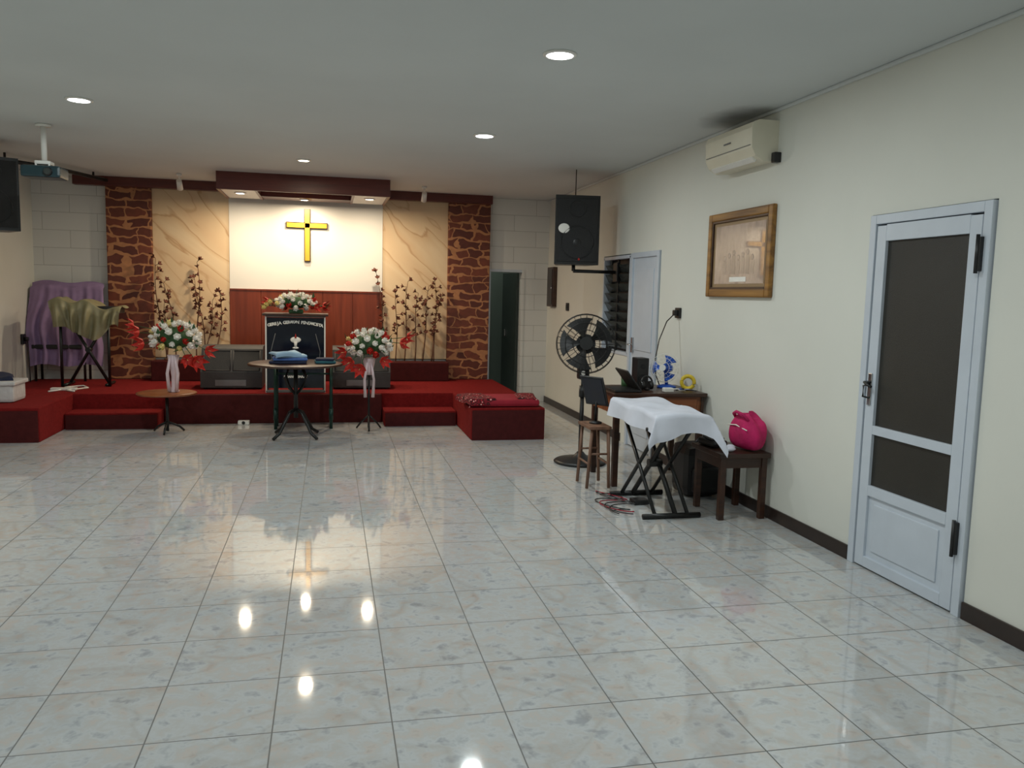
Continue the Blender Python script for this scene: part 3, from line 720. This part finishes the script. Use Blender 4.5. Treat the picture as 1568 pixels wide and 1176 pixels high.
for k in range(7):
    yy=Y0+.25+.07*k;hh=.10+.02*((k*5)%3)
    b.box((x-.0168,yy,Z0+.17),(x-.016,yy+.055,Z0+.17+hh),(M_fig1,M_fig2,M_fig1)[k%3],None,.0);b.sph((x-.0165,yy+.027,Z0+.19+hh),(.001,.018,.022),M_fig3)
b.box((x-.0172,Y0+.36,Z0+.115),(x-.016,Y1-.36,Z0+.15),M_rosew)
b.done()
b=B('light_switch');b.box((XR-.02,10.02,1.31),(XR,10.12,1.41),M_base,None,.006);b.box((XR-.025,10.04,1.335),(XR-.02,10.10,1.385),M_black);b.done()
b=B('meter_box');b.box((XR-.06,10.62,1.35),(XR,10.92,1.88),M_dwood,None,.008);b.box((XR-.066,10.65,1.38),(XR-.06,10.89,1.85),M_base);b.cyl((XR-.075,10.67,1.6),(XR-.06,10.67,1.6),.01,M_chrome);b.done()
b=B('wall_socket');b.box((XR-.02,6.61,1.33),(XR,6.71,1.42),M_black,None,.006);b.box((XR-.055,6.635,1.35),(XR-.02,6.685,1.40),M_black,None,.008)
b.tube([(XR-.05,6.66,1.36),(XR-.12,6.64,1.30),(XR-.20,6.60,1.14),(XR-.25,6.55,.98),(XR-.26,6.50,.85),(XR-.24,6.46,.765)],.005,M_base)
b.done()

# ------------------------------------------------------------------ pedestal fan
def fan_head(b,c,d,R,m,mb,nw=28,bl=5):
    c=V(c);d=V(d).normalized();x,y=perp(d)
    for k in range(nw):
        a=2*pi*k/nw;r=x*cos(a)+y*sin(a)
        b.tube([c+d*.075+r*.05,c+d*.07+r*R*.5,c+d*.04+r*R*.9,c+r*R,c-d*.04+r*R*.9,c-d*.07+r*R*.45],R*.007,m,4)
    for rr,o in((R,0),(R*.97,.02),(R*.7,.06),(R*.45,.073),(R*.7,-.056)):b.ring(c+d*o,d,rr,R*.014,m,36,5)
    b.cyl(c+d*.07,c+d*.085,R*.22,m);b.cyl(c-d*.18,c-d*.06,R*.28,mb,R*.34);b.cyl(c-d*.06,c+d*.04,.02,mb)
    for k in range(bl):
        a=2*pi*k/bl
        def fn(u,v,a=a):
            ang=a+(v-.5)*(.35+.75*u);r=x*cos(ang)+y*sin(ang);return c+r*(R*(.15+.73*u))+d*(.03*(v-.5))
        b.surf(fn,6,5,mb)
b=B('pedestal_fan');fx,fy=2.22,6.97
b.lathe((fx,fy,0),[(.235,0.002),(.24,.015),(.22,.03),(.08,.05),(.045,.08),(.03,.10)],M_black,36)
b.cyl((fx,fy,.08),(fx,fy,.65),.020,M_blackm);b.cyl((fx,fy,.6),(fx,fy,.70),.03,M_black);b.cyl((fx,fy,.68),(fx,fy,.95),.014,M_black)
b.box((fx-.05,fy-.05,.76),(fx+.05,fy+.04,.88),M_black,None,.02)
b.cyl((fx-.012,fy-.055,.82),(fx-.012,fy-.045,.82),.02,M_white)
fd=V((-.28,-1,.10))
fan_head(b,(fx+.01,fy-.03,1.08),fd,.265,M_blackm,M_black)
b.cyl((fx,fy,.92),(fx+.03,fy+.06,1.08),.022,M_black)
b.done()

# ------------------------------------------------------------------ desk and clutter
b=B('wooden_desk');x0,x1,y0,y1,zt=2.19,2.94,6.02,6.60,.75
b.box((x0-.02,y0-.03,zt-.03),(x1+.02,y1+.02,zt),M_dwood,None,.006)
b.box((x0+.02,y0,zt-.17),(x1-.02,y0+.02,zt-.03),M_owood,None,.004);b.box((x0+.02,y1-.02,zt-.17),(x1-.02,y1,zt-.03),M_owood)
for xx in(x0,x1-.04):
    b.box((xx,y0,zt-.17),(xx+.02,y1,zt-.03),M_owood)
    for yy in(y0,y1-.045):b.box((xx,yy,0),(xx+.045,yy+.045,zt-.03),M_dwood,None,.004)
b.box((x0+.06,y0-.008,zt-.155),(x0+.38,y0,zt-.045),M_owood,None,.004);b.box((x0+.42,y0-.008,zt-.155),(x1-.06,y0,zt-.045),M_owood,None,.004)
for xx in(x0+.22,x1-.2):b.sph((xx,y0-.016,zt-.1),.012,M_chrome)
b.done()
b=B('desk_fan')
c=V((2.74,6.36,.92));d=V((-.75,-1,.1))
b.lathe((2.78,6.40,zt),[(.08,0.001),(.08,.015),(.03,.03)],M_bluep);b.cyl((2.78,6.40,zt+.02),(2.76,6.39,.90),.014,M_bluep)
fan_head(b,c,d,.12,M_white,M_bluep,20,3)
b.done()
b=B('bookshelf_speaker');b.box((2.50,6.36,zt+.002),(2.60,6.50,zt+.25),M_black,None,.008);b.cyl((2.55,6.36,zt+.08),(2.55,6.355,zt+.08),.035,M_grille);b.cyl((2.55,6.36,zt+.18),(2.55,6.355,zt+.18),.02,M_grille);b.done()
b=B('tape_roll');b.ring((2.88,6.20,zt+.067),(-.5,-1,0),.05,.016,M_yel,28,8);b.done()
b=B('headphones');b.ring((2.53,6.22,zt+.06),(.3,-1,.2),.055,.008,M_black,20,6);b.cyl((2.47,6.21,zt+.04),(2.50,6.21,zt+.04),.035,M_black);b.cyl((2.58,6.23,zt+.04),(2.55,6.23,zt+.04),.035,M_black);b.done()
b=B('coffee_mug');b.lathe((2.42,6.42,zt),[(.03,.001),(.035,.02),(.038,.09),(.034,.09),(.03,.02)],M_leaf);b.ring((2.42,6.375,zt+.045),(1,0,0),.022,.005,M_leaf,14,5);b.done()
b=B('adapter_cables')
b.box((2.62,6.06,zt+.001),(2.70,6.12,zt+.035),M_white,None,.008)
for k in range(3):
    b.tube([(2.66+.02*k,6.10,zt+.02),(2.72+.03*k,6.05,zt+.03),(2.80,6.07+.02*k,zt+.012),(2.74,6.12,zt+.012),(2.84,6.10-.02*k,zt+.02),(2.90,6.08,zt+.01)],.005,(M_white,M_bluep,M_black)[k],6)
b.done()
b=B('laptop')
lx,ly=2.20,6.05
b.box((lx,ly,zt+.002),(lx+.22,ly+.28,zt+.02),M_black,None,.004)
b.box((lx+.21,ly,zt+.015),(lx+.222,ly+.28,zt+.215),M_black,RY(-38),.004,(lx+.215,6,zt+.015))
b.done()
b=B('wooden_stool');sx0,sx1,sy0,sy1,sz=1.99,2.12,5.95,6.22,.50
b.box((sx0-.03,sy0-.02,sz-.025),(sx1+.02,sy1+.02,sz),M_lwood,None,.006)
for xx,ox in((sx0,-.03),(sx1,.02)):
    for yy in(sy0+.01,sy1-.01):b.tube([(xx,yy,sz-.02),(xx+ox,yy,0.01)],.013,M_lwood,6)
    b.tube([(xx+ox*.6,sy0,.20),(xx+ox*.6,sy1,.20)],.009,M_lwood,6)
for yy in(sy0+.01,sy1-.01):b.tube([(sx0-.015,yy,.28),(sx1+.012,yy,.28)],.009,M_lwood,6)
b.done()
b=B('tablet_stand')
b.lathe((2.06,6.10,.501),[(.05,.0),(.05,.012),(.015,.02)],M_black,20);b.cyl((2.06,6.10,.51),(2.06,6.10,.72),.009,M_blackm)
b.box((2.045,5.98,.64),(2.057,6.20,.89),M_black,RZ(35)@RY(-22),.004,(2.05,6.09,.72))
b.box((2.040,5.995,.655),(2.046,6.185,.875),M_glassd,RZ(35)@RY(-22),.002,(2.05,6.09,.72))
b.done()

b=B('draped_piano_keyboard')
kx,ky=2.29,5.42
xstand(b,kx,ky,.33,0,.64,M_blackm,'y',.42)
for t in(-.12,.12):
    b.tube([(kx+t,ky-.33,.02),(kx+t,ky+.33,.62)],.014,M_blackm);b.tube([(kx-t,ky+.33,.02),(kx-t,ky-.33,.62)],.014,M_blackm)
b.box((kx-.17,ky-.44,.645),(kx+.17,ky+.44,.715),M_black,None,.012)
b.drape(kx,ky-.02,.185,.43,.728,(.13,.16,.17,.0),M_clothw,0,.035,2.2,40,60,wrk=.009,low=lambda u:.8+.6*abs(u-.45)+.15*sin(8*u))
b.done()
b=B('side_table')
b.box((2.57,4.97,.43),(2.95,5.42,.465),M_dwood,None,.006)
b.box((2.60,5.00,.36),(2.93,5.02,.43),M_dwood);b.box((2.60,5.37,.36),(2.93,5.39,.43),M_dwood);b.box((2.59,5.0,.36),(2.61,5.39,.43),M_dwood);b.box((2.91,5.0,.36),(2.93,5.39,.43),M_dwood)
for xx in(2.59,2.895):
    for yy in(4.99,5.355):b.box((xx,yy,0),(xx+.04,yy+.04,.43),M_dwood,None,.004)
b.done()
b=B('pink_handbag')
c=(2.85,5.13,.585)
def bag(u,v):
    a=2*pi*u;t=pi*v;r=sin(t)**.45;w=1+.07*sin(3*a+4*v)+.04*sin(7*a+2)
    zz=-.113*cos(t)
    if zz>0:zz*=1+.22*sin(a*2+1)+.10*sin(a*5)
    return (c[0]+.10*r*cos(a)*w,c[1]+.19*r*sin(a)*w,max(.469,c[2]+zz))
b.surf(bag,48,24,M_pink)
b.tube([(2.80,5.02,.67),(2.76,5.03,.72),(2.74,5.10,.735),(2.77,5.19,.71),(2.81,5.22,.67)],.012,M_pink)
b.tube([(c[0]-.085,4.99,.62),(c[0]-.098,5.12,.64),(c[0]-.085,5.26,.62)],.004,M_rosew,5)
b.done()
b=B('black_pouch');b.box((2.60,5.17,.467),(2.72,5.38,.52),M_black,RZ(8),.025);b.box((2.61,5.18,.52),(2.71,5.35,.54),M_grey,RZ(-4),.01);b.done()
b=B('crumpled_tissue');b.sph((2.67,5.05,.485),(.05,.04,.018),M_clothw);b.sph((2.70,5.08,.492),(.03,.035,.018),M_clothw);b.done()
b=B('backpack');b.box((2.62,5.58,.005),(2.92,5.90,.40),M_black,None,.07);b.box((2.66,5.54,.05),(2.88,5.60,.24),M_black,None,.04);b.tube([(2.72,5.7,.39),(2.76,5.7,.44),(2.81,5.7,.39)],.01,M_black);b.done()
b=B('floor_cables')
for k in range(4):
    pts=[];ph=k*1.3
    for i in range(40):
        t=i/39;pts.append((1.96+.02*k+.10*sin(9*t+ph)+.10*t,5.25+.55*t+.07*cos(11*t+ph),.008+.002*k))
    b.tube(pts,.004,(M_black,M_redcl,M_black,M_black)[k],5)
b.box((2.16,5.45,.004),(2.28,5.56,.035),M_black,None,.01)
b.done()

# ------------------------------------------------------------------ world, camera
w=bpy.data.worlds.new('world');scn.world=w;w.use_nodes=True
w.node_tree.nodes['Background'].inputs[0].default_value=(.8,.85,.9,1);w.node_tree.nodes['Background'].inputs[1].default_value=.3
l=bpy.data.lights.new('hall_light','POINT');l.energy=9;l.color=(.95,1,.95);l.shadow_soft_size=.1;lo=bpy.data.objects.new('hall_light',l);lo.location=(2.0,12.3,2.5);bpy.context.collection.objects.link(lo)
cam=bpy.data.cameras.new('camera');co=bpy.data.objects.new('camera',cam);bpy.context.collection.objects.link(co)
cam.sensor_width=36;cam.lens=36*1250/1568
right=V((.9758,-.2172,.0243)).normalized();up=V((.0001,.1117,.9937));up=(up-right*up.dot(right)).normalized();back=right.cross(up)
M=Matrix((right,up,back)).transposed().to_4x4();M.translation=V((0,0,1.5));co.matrix_world=M
cam.clip_start=.05
scn.camera=co
scn.view_settings.view_transform='Standard';scn.view_settings.look='None';scn.view_settings.exposure=0
